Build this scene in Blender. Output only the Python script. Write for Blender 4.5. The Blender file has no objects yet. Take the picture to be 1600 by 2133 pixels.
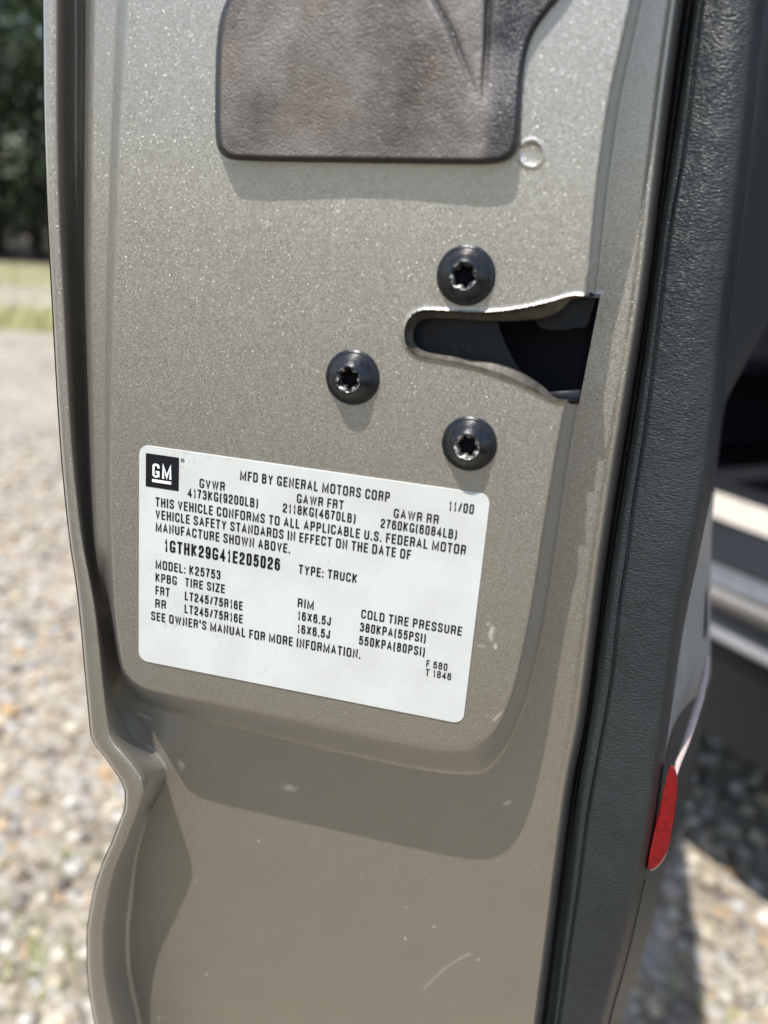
import bpy, math, random
import numpy as np
from mathutils import Vector, Matrix
rng = np.random.default_rng(7); random.seed(7)
scene = bpy.context.scene; col = scene.collection
# ------------------------------------------------------------------ camera
# World: Z up, the rear end face of the open door is the plane Y=0, +Y runs into the scene, metres.
RM = np.array([[0.96736, -0.14568, 0.20734], [0.23984, 0.26222, -0.93473], [0.08180, 0.95395, 0.28860]])
CP = np.array([0.07313, -0.22829, 0.09543]); FPX = 1862.0
cd = bpy.data.cameras.new('camera'); cam = bpy.data.objects.new('camera', cd); col.objects.link(cam)
q = np.linalg.qr(RM)[0]; q = q * np.sign(np.sum(q * RM, axis=0))
m4 = Matrix.Identity(4)
for i in range(3):
    for j in range(3): m4[i][j] = q[i, j]
    m4[i][3] = CP[i]
cam.matrix_world = m4
cd.sensor_fit = 'VERTICAL'; cd.sensor_height = 36.0; cd.sensor_width = 27.0; cd.lens = FPX / 2133 * 36.0
cd.clip_start = 0.01; cd.clip_end = 3000
cd.dof.use_dof = True; cd.dof.focus_distance = 0.262; cd.dof.aperture_fstop = 8.0
scene.camera = cam
# ------------------------------------------------------------------ light
SUN = Vector((0.18, 0.44, -1.0)).normalized()          # direction the light travels
elev = math.asin(-SUN.z); back = -SUN
w = bpy.data.worlds.new('World'); scene.world = w; w.use_nodes = True
wn = w.node_tree.nodes; wl = w.node_tree.links
sky = wn.new('ShaderNodeTexSky'); sky.sky_type = 'NISHITA'; sky.sun_disc = False
sky.sun_elevation = elev; sky.sun_rotation = math.atan2(back.x, back.y); sky.dust_density = 1.2; sky.air_density = 1.3
wl.new(sky.outputs[0], wn['Background'].inputs[0]); wn['Background'].inputs[1].default_value = 0.15
ld = bpy.data.lights.new('sun', 'SUN'); ld.energy = 4.7; ld.angle = math.radians(0.5); ld.color = (1.0, 0.975, 0.94)
sun = bpy.data.objects.new('sun', ld); col.objects.link(sun); sun.rotation_euler = SUN.to_track_quat('-Z', 'Y').to_euler()
scene.view_settings.view_transform = 'Standard'; scene.view_settings.look = 'None'
scene.view_settings.exposure = 0.5; scene.view_settings.gamma = 1.0
GZ = -1.22                                              # ground height
# ------------------------------------------------------------------ helpers
def pix(x, y, depth=0.0):
    """world point where the sight line through photograph position (x,y) meets the plane Y=depth"""
    x = np.asarray(x, float); y = np.asarray(y, float)
    d = np.stack([x - 800.0, 1066.5 - y, np.full(np.broadcast(x, y).shape, -FPX)], -1) @ RM.T
    t = (np.asarray(depth) - CP[1]) / d[..., 1]
    return CP + d * t[..., None]
def pv(x, y, depth=0.0): return Vector(pix(np.float64(x), np.float64(y), depth))
def ray(x, y):
    d = RM @ np.array([x - 800.0, 1066.5 - y, -FPX]); return d / np.linalg.norm(d)
def curve(pts):
    a = np.array(sorted(pts, key=lambda p: p[0]), float)
    ys, xs = a[:, 0], a[:, 1]
    m = np.gradient(xs, ys)
    # monotone-ish slopes
    dl = np.diff(xs) / np.diff(ys)
    for i in range(1, len(xs) - 1):
        m[i] = 0 if dl[i-1] * dl[i] <= 0 else 2 * dl[i-1] * dl[i] / (dl[i-1] + dl[i])
    m[0] = dl[0]; m[-1] = dl[-1]
    def f(y):
        y = np.asarray(y, float); i = np.clip(np.searchsorted(ys, y) - 1, 0, len(ys) - 2)
        h = ys[i+1] - ys[i]; t = (y - ys[i]) / h; tc = np.clip(t, 0, 1)
        r = (2*tc**3-3*tc**2+1)*xs[i] + (tc**3-2*tc**2+tc)*h*m[i] + (-2*tc**3+3*tc**2)*xs[i+1] + (tc**3-tc**2)*h*m[i+1]
        return r + np.where(t < 0, t*h*m[0], 0) + np.where(t > 1, (t-1)*h*m[-1], 0)
    return f
def sm(t): t = np.clip(t, 0, 1); return t*t*(3-2*t)
def mesh_obj(name, verts, faces, mat, parent=None, smooth=True, link=True):
    me = bpy.data.meshes.new(name); me.from_pydata([tuple(v) for v in verts], [], [tuple(int(i) for i in f) for f in faces]); me.update()
    if smooth: me.polygons.foreach_set('use_smooth', [True]*len(me.polygons))
    for m in (mat if isinstance(mat, (list, tuple)) else [mat]): me.materials.append(m)
    o = bpy.data.objects.new(name, me)
    if link: col.objects.link(o)
    if parent: o.parent = parent
    return o
def grid_obj(name, P, mat, parent=None, keep=None, thick=0.0):
    """P: rows x cols x 3 array of points"""
    R, C = P.shape[:2]
    idx = np.arange(R*C).reshape(R, C)
    f = np.stack([idx[:-1, :-1], idx[1:, :-1], idx[1:, 1:], idx[:-1, 1:]], -1).reshape(-1, 4)
    if keep is not None: f = f[keep.reshape(-1)]
    me = bpy.data.meshes.new(name)
    me.vertices.add(R*C); me.vertices.foreach_set('co', P.reshape(-1).astype(np.float32))
    me.loops.add(len(f)*4); me.loops.foreach_set('vertex_index', f.reshape(-1).astype(np.int32))
    me.polygons.add(len(f)); me.polygons.foreach_set('loop_start', np.arange(0, len(f)*4, 4, dtype=np.int32))
    me.polygons.foreach_set('use_smooth', np.ones(len(f), bool))
    me.update(calc_edges=True); me.validate()
    me.materials.append(mat)
    o = bpy.data.objects.new(name, me); col.objects.link(o)
    if parent: o.parent = parent
    return o
def tag(o, label=None, cat=None, group=None, kind=None):
    for k, v in (('label', label), ('category', cat), ('group', group), ('kind', kind)):
        if v: o[k] = v
    return o
def empty(name, loc, label, cat, group=None):
    o = bpy.data.objects.new(name, None); col.objects.link(o); o.location = loc; o.empty_display_size = 0.1
    return tag(o, label, cat, group)
def setparent(ch, par):
    ch.parent = par; ch.matrix_parent_inverse = Matrix.Translation(-Vector(par.location))
# --- materials
def newmat(name):
    m = bpy.data.materials.new(name); m.use_nodes = True
    return m, m.node_tree.nodes, m.node_tree.links, m.node_tree.nodes['Principled BSDF']
def N(nodes, t, **kw):
    n = nodes.new(t)
    for k, v in kw.items():
        if k.startswith('i_'): n.inputs[k[2:].replace('_', ' ')].default_value = v
        else: setattr(n, k, v)
    return n
def ramp(nodes, stops):
    r = nodes.new('ShaderNodeValToRGB'); e = r.color_ramp.elements
    while len(e) < len(stops): e.new(0.5)
    for k, (p, c) in enumerate(stops): e[k].position = p; e[k].color = (*c, 1) if len(c) == 3 else c
    return r
def plain(name, c, rough=0.5, metal=0.0, noise=0.15, scale=300, bump=0.0, coat=0.0, spec=0.5):
    m, n, l, b = newmat(name)
    tc = N(n, 'ShaderNodeTexCoord'); nz = N(n, 'ShaderNodeTexNoise'); nz.inputs['Scale'].default_value = scale; nz.inputs['Detail'].default_value = 5
    l.new(tc.outputs['Object'], nz.inputs['Vector'])
    r = ramp(n, [(0.3, tuple(v*(1-noise) for v in c)), (0.7, tuple(min(1, v*(1+noise)) for v in c))])
    l.new(nz.outputs['Fac'], r.inputs['Fac']); l.new(r.outputs[0], b.inputs['Base Color'])
    b.inputs['Roughness'].default_value = rough; b.inputs['Metallic'].default_value = metal
    b.inputs['Coat Weight'].default_value = coat; b.inputs['Coat Roughness'].default_value = 0.06
    b.inputs['Specular IOR Level'].default_value = spec
    if bump:
        bp = N(n, 'ShaderNodeBump'); bp.inputs['Strength'].default_value = bump; bp.inputs['Distance'].default_value = 0.0005
        l.new(nz.outputs['Fac'], bp.inputs['Height']); l.new(bp.outputs[0], b.inputs['Normal'])
    return m
def paint_mat():
    m, n, l, b = newmat('pewter_metallic_paint')
    tc = N(n, 'ShaderNodeTexCoord'); geo = N(n, 'ShaderNodeNewGeometry')
    v1 = N(n, 'ShaderNodeTexVoronoi'); v1.inputs['Scale'].default_value = 5000; l.new(tc.outputs['Object'], v1.inputs['Vector'])
    v2 = N(n, 'ShaderNodeTexVoronoi'); v2.inputs['Scale'].default_value = 4700; l.new(tc.outputs['Object'], v2.inputs['Vector'])
    def tilt(vor, amt):
        s = N(n, 'ShaderNodeVectorMath', operation='SUBTRACT'); l.new(vor.outputs['Color'], s.inputs[0]); s.inputs[1].default_value = (.5, .5, .5)
        k = N(n, 'ShaderNodeVectorMath', operation='SCALE'); l.new(s.outputs[0], k.inputs[0]); k.inputs['Scale'].default_value = amt
        a = N(n, 'ShaderNodeVectorMath', operation='ADD'); l.new(geo.outputs['Normal'], a.inputs[0]); l.new(k.outputs[0], a.inputs[1])
        z = N(n, 'ShaderNodeVectorMath', operation='NORMALIZE'); l.new(a.outputs[0], z.inputs[0]); return z
    t1 = tilt(v1, 0.22); t2 = tilt(v2, 0.85); t3 = tilt(v1, 0.38)
    # broad tone drift + dust marks
    nz = N(n, 'ShaderNodeTexNoise'); nz.inputs['Scale'].default_value = 45; nz.inputs['Detail'].default_value = 4; l.new(tc.outputs['Object'], nz.inputs['Vector'])
    r = ramp(n, [(0.3, (.200, .157, .095)), (0.7, (.223, .177, .111))]); l.new(nz.outputs['Fac'], r.inputs['Fac'])
    at = N(n, 'ShaderNodeAttribute', attribute_name='marks')
    mx = N(n, 'ShaderNodeMix', data_type='RGBA'); l.new(at.outputs['Fac'], mx.inputs[0]); l.new(r.outputs[0], mx.inputs[6]); mx.inputs[7].default_value = (.62, .57, .5, 1)
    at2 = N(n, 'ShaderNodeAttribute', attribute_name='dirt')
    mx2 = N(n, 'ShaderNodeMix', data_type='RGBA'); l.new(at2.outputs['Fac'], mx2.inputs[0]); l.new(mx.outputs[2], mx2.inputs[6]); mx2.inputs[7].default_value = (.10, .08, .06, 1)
    l.new(mx2.outputs[2], b.inputs['Base Color'])
    inv = N(n, 'ShaderNodeMath', operation='MULTIPLY_ADD'); l.new(at.outputs['Fac'], inv.inputs[0]); inv.inputs[1].default_value = -0.5; inv.inputs[2].default_value = 0.58
    l.new(inv.outputs[0], b.inputs['Metallic'])
    b.inputs['Roughness'].default_value = 0.26
    l.new(t1.outputs[0], b.inputs['Normal'])
    b.inputs['Coat Weight'].default_value = 0.8; b.inputs['Coat Roughness'].default_value = 0.035
    # orange peel on the clear coat
    n2 = N(n, 'ShaderNodeTexNoise'); n2.inputs['Scale'].default_value = 260; l.new(tc.outputs['Object'], n2.inputs['Vector'])
    bp = N(n, 'ShaderNodeBump'); bp.inputs['Strength'].default_value = 0.06; bp.inputs['Distance'].default_value = 0.001
    l.new(n2.outputs['Fac'], bp.inputs['Height']); l.new(bp.outputs[0], b.inputs['Coat Normal'])
    # coarse flakes: a sparse share of cells with a crisper lobe
    g = N(n, 'ShaderNodeBsdfAnisotropic') if hasattr(bpy.types, 'ShaderNodeBsdfAnisotropic') else N(n, 'ShaderNodeBsdfGlossy')
    g.inputs['Color'].default_value = (.75, .70, .6, 1); g.inputs['Roughness'].default_value = 0.42; l.new(t2.outputs[0], g.inputs['Normal'])
    sp = N(n, 'ShaderNodeSeparateColor'); l.new(v2.outputs['Color'], sp.inputs[0])
    th = N(n, 'ShaderNodeMath', operation='GREATER_THAN'); l.new(sp.outputs[2], th.inputs[0]); th.inputs[1].default_value = 0.84
    dd = N(n, 'ShaderNodeMath', operation='LESS_THAN'); l.new(v2.outputs['Distance'], dd.inputs[0]); dd.inputs[1].default_value = 0.42
    mu = N(n, 'ShaderNodeMath', operation='MULTIPLY'); l.new(th.outputs[0], mu.inputs[0]); l.new(dd.outputs[0], mu.inputs[1])
    mu2 = N(n, 'ShaderNodeMath', operation='MULTIPLY'); l.new(mu.outputs[0], mu2.inputs[0]); mu2.inputs[1].default_value = 0.22
    wide = N(n, 'ShaderNodeBsdfAnisotropic') if hasattr(bpy.types, 'ShaderNodeBsdfAnisotropic') else N(n, 'ShaderNodeBsdfGlossy')
    wide.inputs['Color'].default_value = (.88, .90, .93, 1); wide.inputs['Roughness'].default_value = 0.54; l.new(t3.outputs[0], wide.inputs['Normal'])
    m0 = N(n, 'ShaderNodeMixShader'); m0.inputs[0].default_value = 0.23; l.new(b.outputs[0], m0.inputs[1]); l.new(wide.outputs[0], m0.inputs[2])
    ms = N(n, 'ShaderNodeMixShader'); l.new(mu2.outputs[0], ms.inputs[0]); l.new(m0.outputs[0], ms.inputs[1]); l.new(g.outputs[0], ms.inputs[2])
    l.new(ms.outputs[0], n['Material Output'].inputs['Surface'])
    return m
def grain_mat(name, c0, c1, c2, rough, cell, stretch, bump, stains=False, drift=18):
    """moulded plastic with a leather-like grain"""
    m, n, l, b = newmat(name)
    tc = N(n, 'ShaderNodeTexCoord'); mp = N(n, 'ShaderNodeMapping'); mp.inputs['Scale'].default_value = stretch
    dn = N(n, 'ShaderNodeTexNoise'); dn.inputs['Scale'].default_value = 160; l.new(tc.outputs['Object'], dn.inputs['Vector'])
    dv = N(n, 'ShaderNodeVectorMath', operation='SCALE'); dv.inputs['Scale'].default_value = 0.0035; l.new(dn.outputs['Color'], dv.inputs[0])
    ad = N(n, 'ShaderNodeVectorMath', operation='ADD'); l.new(tc.outputs['Object'], ad.inputs[0]); l.new(dv.outputs[0], ad.inputs[1])
    l.new(ad.outputs[0], mp.inputs['Vector'])
    v = N(n, 'ShaderNodeTexVoronoi', feature='SMOOTH_F1'); v.inputs['Scale'].default_value = cell; v.inputs['Smoothness'].default_value = 0.6
    l.new(mp.outputs[0], v.inputs['Vector'])
    f = N(n, 'ShaderNodeTexNoise'); f.inputs['Scale'].default_value = cell*1.3; f.inputs['Detail'].default_value = 4; l.new(mp.outputs[0], f.inputs['Vector'])
    mxh = N(n, 'ShaderNodeMath', operation='MULTIPLY_ADD'); l.new(f.outputs['Fac'], mxh.inputs[0]); mxh.inputs[1].default_value = -0.9; l.new(v.outputs['Distance'], mxh.inputs[2])
    bp = N(n, 'ShaderNodeBump'); bp.inputs['Strength'].default_value = bump; bp.inputs['Distance'].default_value = 0.0006; bp.invert = True
    l.new(mxh.outputs[0], bp.inputs['Height']); l.new(bp.outputs[0], b.inputs['Normal'])
    nz = N(n, 'ShaderNodeTexNoise'); nz.inputs['Scale'].default_value = drift; nz.inputs['Detail'].default_value = 6; nz.inputs['Roughness'].default_value = 0.6
    l.new(tc.outputs['Object'], nz.inputs['Vector'])
    r = ramp(n, [(0.34, c0), (0.52, c1), (0.68, c2)]); l.new(nz.outputs['Fac'], r.inputs['Fac'])
    if stains:
        n3 = N(n, 'ShaderNodeTexNoise'); n3.inputs['Scale'].default_value = 55; n3.inputs['Detail'].default_value = 5
        o3 = N(n, 'ShaderNodeVectorMath', operation='ADD'); o3.inputs[1].default_value = (3.1, 1.7, .4); l.new(tc.outputs['Object'], o3.inputs[0]); l.new(o3.outputs[0], n3.inputs['Vector'])
        r3 = ramp(n, [(0.5, (0, 0, 0)), (0.72, (.5, .5, .5))]); l.new(n3.outputs['Fac'], r3.inputs['Fac'])
        mx = N(n, 'ShaderNodeMix', data_type='RGBA'); l.new(r3.outputs[0], mx.inputs[0]); l.new(r.outputs[0], mx.inputs[6]); mx.inputs[7].default_value = (.17, .105, .064, 1)
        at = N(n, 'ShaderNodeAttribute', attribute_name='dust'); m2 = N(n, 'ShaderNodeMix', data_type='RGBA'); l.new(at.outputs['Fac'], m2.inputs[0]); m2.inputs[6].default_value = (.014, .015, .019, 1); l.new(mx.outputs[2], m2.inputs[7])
        l.new(m2.outputs[2], b.inputs['Base Color'])
    else: l.new(r.outputs[0], b.inputs['Base Color'])
    b.inputs['Roughness'].default_value = rough
    return m
M = {}
M['paint'] = paint_mat()
M['cover'] = grain_mat('weathered_cover_plastic', (.058, .047, .040), (.145, .125, .108), (.235, .222, .212), 0.38, 1900, (1, 1, 1.2), 0.42, stains=True, drift=34)
M['trim'] = grain_mat('black_grained_trim', (.016, .019, .021), (.020, .024, .026), (.026, .030, .032), 0.42, 1500, (.5, 1, 1.5), 0.45)
M['panel'] = plain('dark_grey_panel', (.030, .034, .036), 0.5, scale=200, bump=.2)
M['insert'] = plain('sky_sheen_panel_insert', (.31, .305, .29), 0.42, scale=120, noise=.12)  # base grey raised to stand for sky reflected on the panel
M['rubber'] = plain('black_rubber', (.008, .009, .011), 0.55)
M['bolt'] = plain('black_bolt', (.010, .012, .016), 0.27, metal=0.2, noise=.35, scale=900, bump=.25, spec=.6)
M['wornsteel'] = plain('worn_bare_steel', (.42, .40, .36), 0.35, metal=.9, noise=.5, scale=1800, bump=.6)
M['steel'] = plain('dirty_edge_steel', (.065, .058, .046), 0.40, metal=.3, noise=.5, scale=350, bump=.2)
M['latch'] = plain('latch_plastic', (.007, .009, .014), 0.45, noise=.4, scale=140, bump=.2, spec=.3)
M['void'] = plain('latch_cavity', (.002, .0025, .005), 0.7, spec=.2)
M['ink'] = plain('black_ink', (.008, .009, .011), 0.6, spec=.2)
M['white'] = plain('white_print', (.86, .87, .86), 0.4, noise=.03)
M['red'] = plain('red_reflector_plastic', (.20, .002, .007), 0.12, noise=.3, scale=420, coat=.6, bump=.5)
M['seatcloth'] = plain('navy_seat_cloth', (.012, .014, .024), 0.8)
M['chrome'] = plain('bright_sill_plate', (.30, .30, .30), 0.35, metal=.7, noise=.1, scale=30)
M['pale'] = plain('pale_grey_moulding', (.20, .20, .205), 0.4, noise=.06, scale=20)
M['cream'] = plain('pale_scuffed_sill', (.50, .45, .38), 0.55, noise=.1, scale=20)
def label_mat():
    m, n, l, b = newmat('white_label_stock')
    tc = N(n, 'ShaderNodeTexCoord'); nz = N(n, 'ShaderNodeTexNoise'); nz.inputs['Scale'].default_value = 60; nz.inputs['Detail'].default_value = 6; l.new(tc.outputs['Object'], nz.inputs['Vector'])
    r = ramp(n, [(0.25, (.53, .53, .495)), (0.6, (.61, .615, .59))]); l.new(nz.outputs['Fac'], r.inputs['Fac'])
    n2 = N(n, 'ShaderNodeTexNoise'); n2.inputs['Scale'].default_value = 700; n2.inputs['Detail'].default_value = 3; l.new(tc.outputs['Object'], n2.inputs['Vector'])
    n3 = N(n, 'ShaderNodeTexNoise'); n3.inputs['Scale'].default_value = 38; o3 = N(n, 'ShaderNodeVectorMath', operation='ADD'); o3.inputs[1].default_value = (5, 2, 1)
    l.new(tc.outputs['Object'], o3.inputs[0]); l.new(o3.outputs[0], n3.inputs['Vector'])
    mu = N(n, 'ShaderNodeMath', operation='MULTIPLY'); l.new(n2.outputs['Fac'], mu.inputs[0]); l.new(n3.outputs['Fac'], mu.inputs[1])
    r2 = ramp(n, [(0.375, (0, 0, 0)), (0.43, (.55, .55, .55))]); l.new(mu.outputs[0], r2.inputs['Fac'])
    mx = N(n, 'ShaderNodeMix', data_type='RGBA'); l.new(r2.outputs[0], mx.inputs[0]); l.new(r.outputs[0], mx.inputs[6]); mx.inputs[7].default_value = (.46, .44, .40, 1)
    l.new(mx.outputs[2], b.inputs['Base Color']); b.inputs['Roughness'].default_value = 0.35
    return m
M['label'] = label_mat()
# ------------------------------------------------------------------ ground, grass, trees
def ground_mat():
    m, n, l, b = newmat('gravel_ground')
    tc = N(n, 'ShaderNodeTexCoord')
    v = N(n, 'ShaderNodeTexVoronoi'); v.inputs['Scale'].default_value = 34; l.new(tc.outputs['Object'], v.inputs['Vector'])
    sp = N(n, 'ShaderNodeSeparateColor'); l.new(v.outputs['Color'], sp.inputs[0])
    r = ramp(n, [(0, (.20, .17, .14)), (.3, (.30, .26, .20)), (.6, (.38, .34, .28)), (.85, (.42, .40, .37)), (1, (.38, .27, .17))]); l.new(sp.outputs[0], r.inputs['Fac'])
    nz = N(n, 'ShaderNodeTexNoise'); nz.inputs['Scale'].default_value = 1.2; nz.inputs['Detail'].default_value = 5; l.new(tc.outputs['Object'], nz.inputs['Vector'])
    r2 = ramp(n, [(.3, (.78, .76, .72)), (.7, (1.12, 1.1, 1.06))]); l.new(nz.outputs['Fac'], r2.inputs['Fac'])
    mx = N(n, 'ShaderNodeMix', data_type='RGBA', blend_type='MULTIPLY'); mx.inputs[0].default_value = 1; l.new(r.outputs[0], mx.inputs[6]); l.new(r2.outputs[0], mx.inputs[7])
    # forest floor beyond the verge: brown leaf litter
    sx = N(n, 'ShaderNodeVectorMath', operation='LENGTH'); l.new(tc.outputs['Object'], sx.inputs[0])
    mr = N(n, 'ShaderNodeMapRange'); mr.inputs['From Min'].default_value = 24; mr.inputs['From Max'].default_value = 27; l.new(sx.outputs['Value'], mr.inputs['Value'])
    mx2 = N(n, 'ShaderNodeMix', data_type='RGBA'); l.new(mr.outputs[0], mx2.inputs[0]); l.new(mx.outputs[2], mx2.inputs[6]); mx2.inputs[7].default_value = (.085, .06, .042, 1)
    # the drive ends behind the camera: dry olive lawn from there on
    sy = N(n, 'ShaderNodeSeparateXYZ'); l.new(tc.outputs['Object'], sy.inputs[0])
    wob = N(n, 'ShaderNodeMath', operation='MULTIPLY_ADD'); l.new(nz.outputs['Fac'], wob.inputs[0]); wob.inputs[1].default_value = 0.8; l.new(sy.outputs['Y'], wob.inputs[2])
    ml = N(n, 'ShaderNodeMapRange'); ml.inputs['From Min'].default_value = -0.1; ml.inputs['From Max'].default_value = -0.35; l.new(wob.outputs[0], ml.inputs['Value'])
    gr = ramp(n, [(0, (.066, .051, .024)), (.5, (.108, .087, .042)), (1, (.18, .145, .075))]); l.new(sp.outputs[1], gr.inputs['Fac'])
    mx3 = N(n, 'ShaderNodeMix', data_type='RGBA'); l.new(ml.outputs[0], mx3.inputs[0]); l.new(mx2.outputs[2], mx3.inputs[6]); l.new(gr.outputs[0], mx3.inputs[7])
    l.new(mx3.outputs[2], b.inputs['Base Color']); b.inputs['Roughness'].default_value = 0.85
    bp = N(n, 'ShaderNodeBump'); bp.inputs['Strength'].default_value = 0.9; bp.inputs['Distance'].default_value = 0.02; bp.invert = True
    l.new(v.outputs['Distance'], bp.inputs['Height']); l.new(bp.outputs[0], b.inputs['Normal'])
    return m
gs = 900.0
xs = np.concatenate([-np.geomspace(gs, 2, 24), np.linspace(-1.8, 1.8, 13), np.geomspace(2, gs, 24)])
gx, gy = np.meshgrid(xs, xs)
gp = np.stack([gx, gy, np.zeros_like(gx)], -1)[::-1]
g = grid_obj('gravel_ground', gp, ground_mat()); g.location = (0, 0, GZ); tag(g, kind='structure')
g['label'] = 'pale tan gravel ground reaching to the trees'
def ico():
    t = (1+5**.5)/2
    v = np.array([[-1,t,0],[1,t,0],[-1,-t,0],[1,-t,0],[0,-1,t],[0,1,t],[0,-1,-t],[0,1,-t],[t,0,-1],[t,0,1],[-t,0,-1],[-t,0,1]], float)
    f = [[0,11,5],[0,5,1],[0,1,7],[0,7,10],[0,10,11],[1,5,9],[5,11,4],[11,10,2],[10,7,6],[7,1,8],[3,9,4],[3,4,2],[3,2,6],[3,6,8],[3,8,9],[4,9,5],[2,4,11],[6,2,10],[8,6,7],[9,8,1]]
    v /= np.linalg.norm(v[0]); v = list(v); ca = {}; nf = []
    def mid(a, b):
        k = (min(a, b), max(a, b))
        if k not in ca:
            p = v[a]+v[b]; v.append(p/np.linalg.norm(p)); ca[k] = len(v)-1
        return ca[k]
    for a, b, c in f:
        x, y, z = mid(a, b), mid(b, c), mid(c, a); nf += [[a, x, z], [b, y, x], [c, z, y], [x, y, z]]
    return np.array(v), np.array(nf)
IV, IF = ico()
def tri_mesh(name, V, F, mat, smooth=True):
    me = bpy.data.meshes.new(name); k = F.shape[1]
    me.vertices.add(len(V)); me.vertices.foreach_set('co', V.reshape(-1).astype(np.float32))
    me.loops.add(len(F)*k); me.loops.foreach_set('vertex_index', F.reshape(-1).astype(np.int32))
    me.polygons.add(len(F)); me.polygons.foreach_set('loop_start', np.arange(0, len(F)*k, k, dtype=np.int32))
    if smooth: me.polygons.foreach_set('use_smooth', np.ones(len(F), bool))
    me.update(calc_edges=True); me.materials.append(mat)
    o = bpy.data.objects.new(name, me); col.objects.link(o); return o
def stone_mat():
    m, n, l, b = newmat('gravel_stones')
    g = N(n, 'ShaderNodeNewGeometry'); tc = N(n, 'ShaderNodeTexCoord')
    r = ramp(n, [(0, (.10, .085, .075)), (.12, (.22, .19, .16)), (.35, (.42, .35, .24)), (.55, (.50, .44, .32)), (.72, (.55, .52, .47)), (.86, (.32, .32, .33)), (.93, (.44, .28, .14)), (1, (.60, .54, .44))])
    l.new(g.outputs['Random Per Island'], r.inputs['Fac'])
    nz = N(n, 'ShaderNodeTexNoise'); nz.inputs['Scale'].default_value = 120; nz.inputs['Detail'].default_value = 4; l.new(tc.outputs['Object'], nz.inputs['Vector'])
    r2 = ramp(n, [(.3, (.75, .75, .75)), (.7, (1.15, 1.15, 1.15))]); l.new(nz.outputs['Fac'], r2.inputs['Fac'])
    mx = N(n, 'ShaderNodeMix', data_type='RGBA', blend_type='MULTIPLY'); mx.inputs[0].default_value = 1; l.new(r.outputs[0], mx.inputs[6]); l.new(r2.outputs[0], mx.inputs[7])
    l.new(mx.outputs[2], b.inputs['Base Color']); b.inputs['Roughness'].default_value = 0.6
    return m
NS = 15000
sx_ = rng.uniform(-3.4, 1.6, NS); sy_ = rng.uniform(0.2, 4.6, NS)
rad = 0.006 + 0.012*rng.random(NS)**2.2 + 0.008*(rng.random(NS) > .93)
sc = np.stack([rng.uniform(.8, 1.3, NS), rng.uniform(.8, 1.3, NS), rng.uniform(.5, .85, NS)], -1)*rad[:, None]
ang = rng.uniform(0, 6.28, NS); base = IV[None]*(1+rng.normal(0, .10, (NS, len(IV), 1)))
SV = base*sc[:, None]; ca_, sa_ = np.cos(ang)[:, None], np.sin(ang)[:, None]
SV = np.stack([SV[..., 0]*ca_-SV[..., 1]*sa_, SV[..., 0]*sa_+SV[..., 1]*ca_, SV[..., 2]], -1)
SV += np.stack([sx_, sy_, sc[:, 2]*rng.uniform(0.2, .9, NS)], -1)[:, None]
SF = (IF[None]+(np.arange(NS)*len(IV))[:, None, None]).reshape(-1, 3)
st = tri_mesh('loose_gravel', SV.reshape(-1, 3), SF, stone_mat()); st.location = (0, 0, GZ)
tag(st, 'loose tan, grey and orange gravel stones scattered on the ground', kind='stuff')
def leafmat(name, a, b_, c):
    m, n, l, b = newmat(name); g = N(n, 'ShaderNodeNewGeometry'); r = ramp(n, [(0, a), (.5, b_), (1, c)])
    l.new(g.outputs['Random Per Island'], r.inputs['Fac']); l.new(r.outputs[0], b.inputs['Base Color']); b.inputs['Roughness'].default_value = .6
    return m
M['grass'] = leafmat('grass_blades', (.32, .32, .11), (.48, .46, .20), (.62, .56, .34))
M['weed'] = leafmat('weed_leaves', (.18, .22, .06), (.26, .30, .10), (.36, .38, .16))
M['leaf'] = leafmat('tree_leaves', (.012, .022, .009), (.022, .040, .013), (.05, .08, .025))
M['bark'] = plain('tree_bark', (.075, .06, .048), .85, noise=.4, scale=12, bump=.6)
def blades(name, cx, cy, h, mat, label):
    n = len(cx); a = rng.uniform(0, 6.28, n); wd = h*.07; ln = rng.uniform(-.5, .5, (n, 2))*h[:, None]
    d = np.stack([np.cos(a), np.sin(a)], -1)*wd[:, None]
    b = np.stack([cx, cy], -1); z0 = np.zeros(n)
    V = np.stack([np.c_[b-d, z0], np.c_[b+d, z0], np.c_[b+d*.6+ln*.4, h*.6], np.c_[b-d*.6+ln*.4, h*.6], np.c_[b+ln, h]], 1)
    base_ = (np.arange(n)*5)[:, None]
    V = V.reshape(-1, 3); F = np.concatenate([base_+[0, 1, 2], base_+[0, 2, 3], base_+[3, 2, 4]])
    o = tri_mesh(name, V, F, mat, False); o.location = (0, 0, GZ); tag(o, label, kind='stuff'); return o
def strip(n, r0, r1, a0=-75, a1=10, pat=0.0):
    r = rng.uniform(r0, r1, n); a = np.radians(rng.uniform(a0, a1, n)); return np.sin(a)*r, np.cos(a)*r
c1 = strip(26000, 10.8, 13.0); c2 = strip(30000, 17.5, 24.5); c3 = strip(4000, 12.2, 17.5)
cx = np.concatenate([c1[0], c2[0], c3[0]]); cy = np.concatenate([c1[1], c2[1], c3[1]])
blades('grass_verge', cx, cy, rng.uniform(.05, .16, len(cx)), M['grass'], 'yellow green grass verge between the gravel and the trees')
wx, wy = [], []
for (px_, py_) in ((120, 2040), (70, 1990), (165, 1960), (40, 2090), (150, 1800), (60, 1960), (1470, 2090)):
    d = ray(px_, py_); t = (GZ-CP[2])/d[2]; p = CP+d*t
    wx.append(rng.normal(p[0], .045, 26)); wy.append(rng.normal(p[1], .045, 26))
wx = np.concatenate(wx); wy = np.concatenate(wy)
blades('low_weeds', wx, wy, rng.uniform(.02, .045, len(wx)), M['weed'], 'small green weeds sprouting through the gravel')
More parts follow.
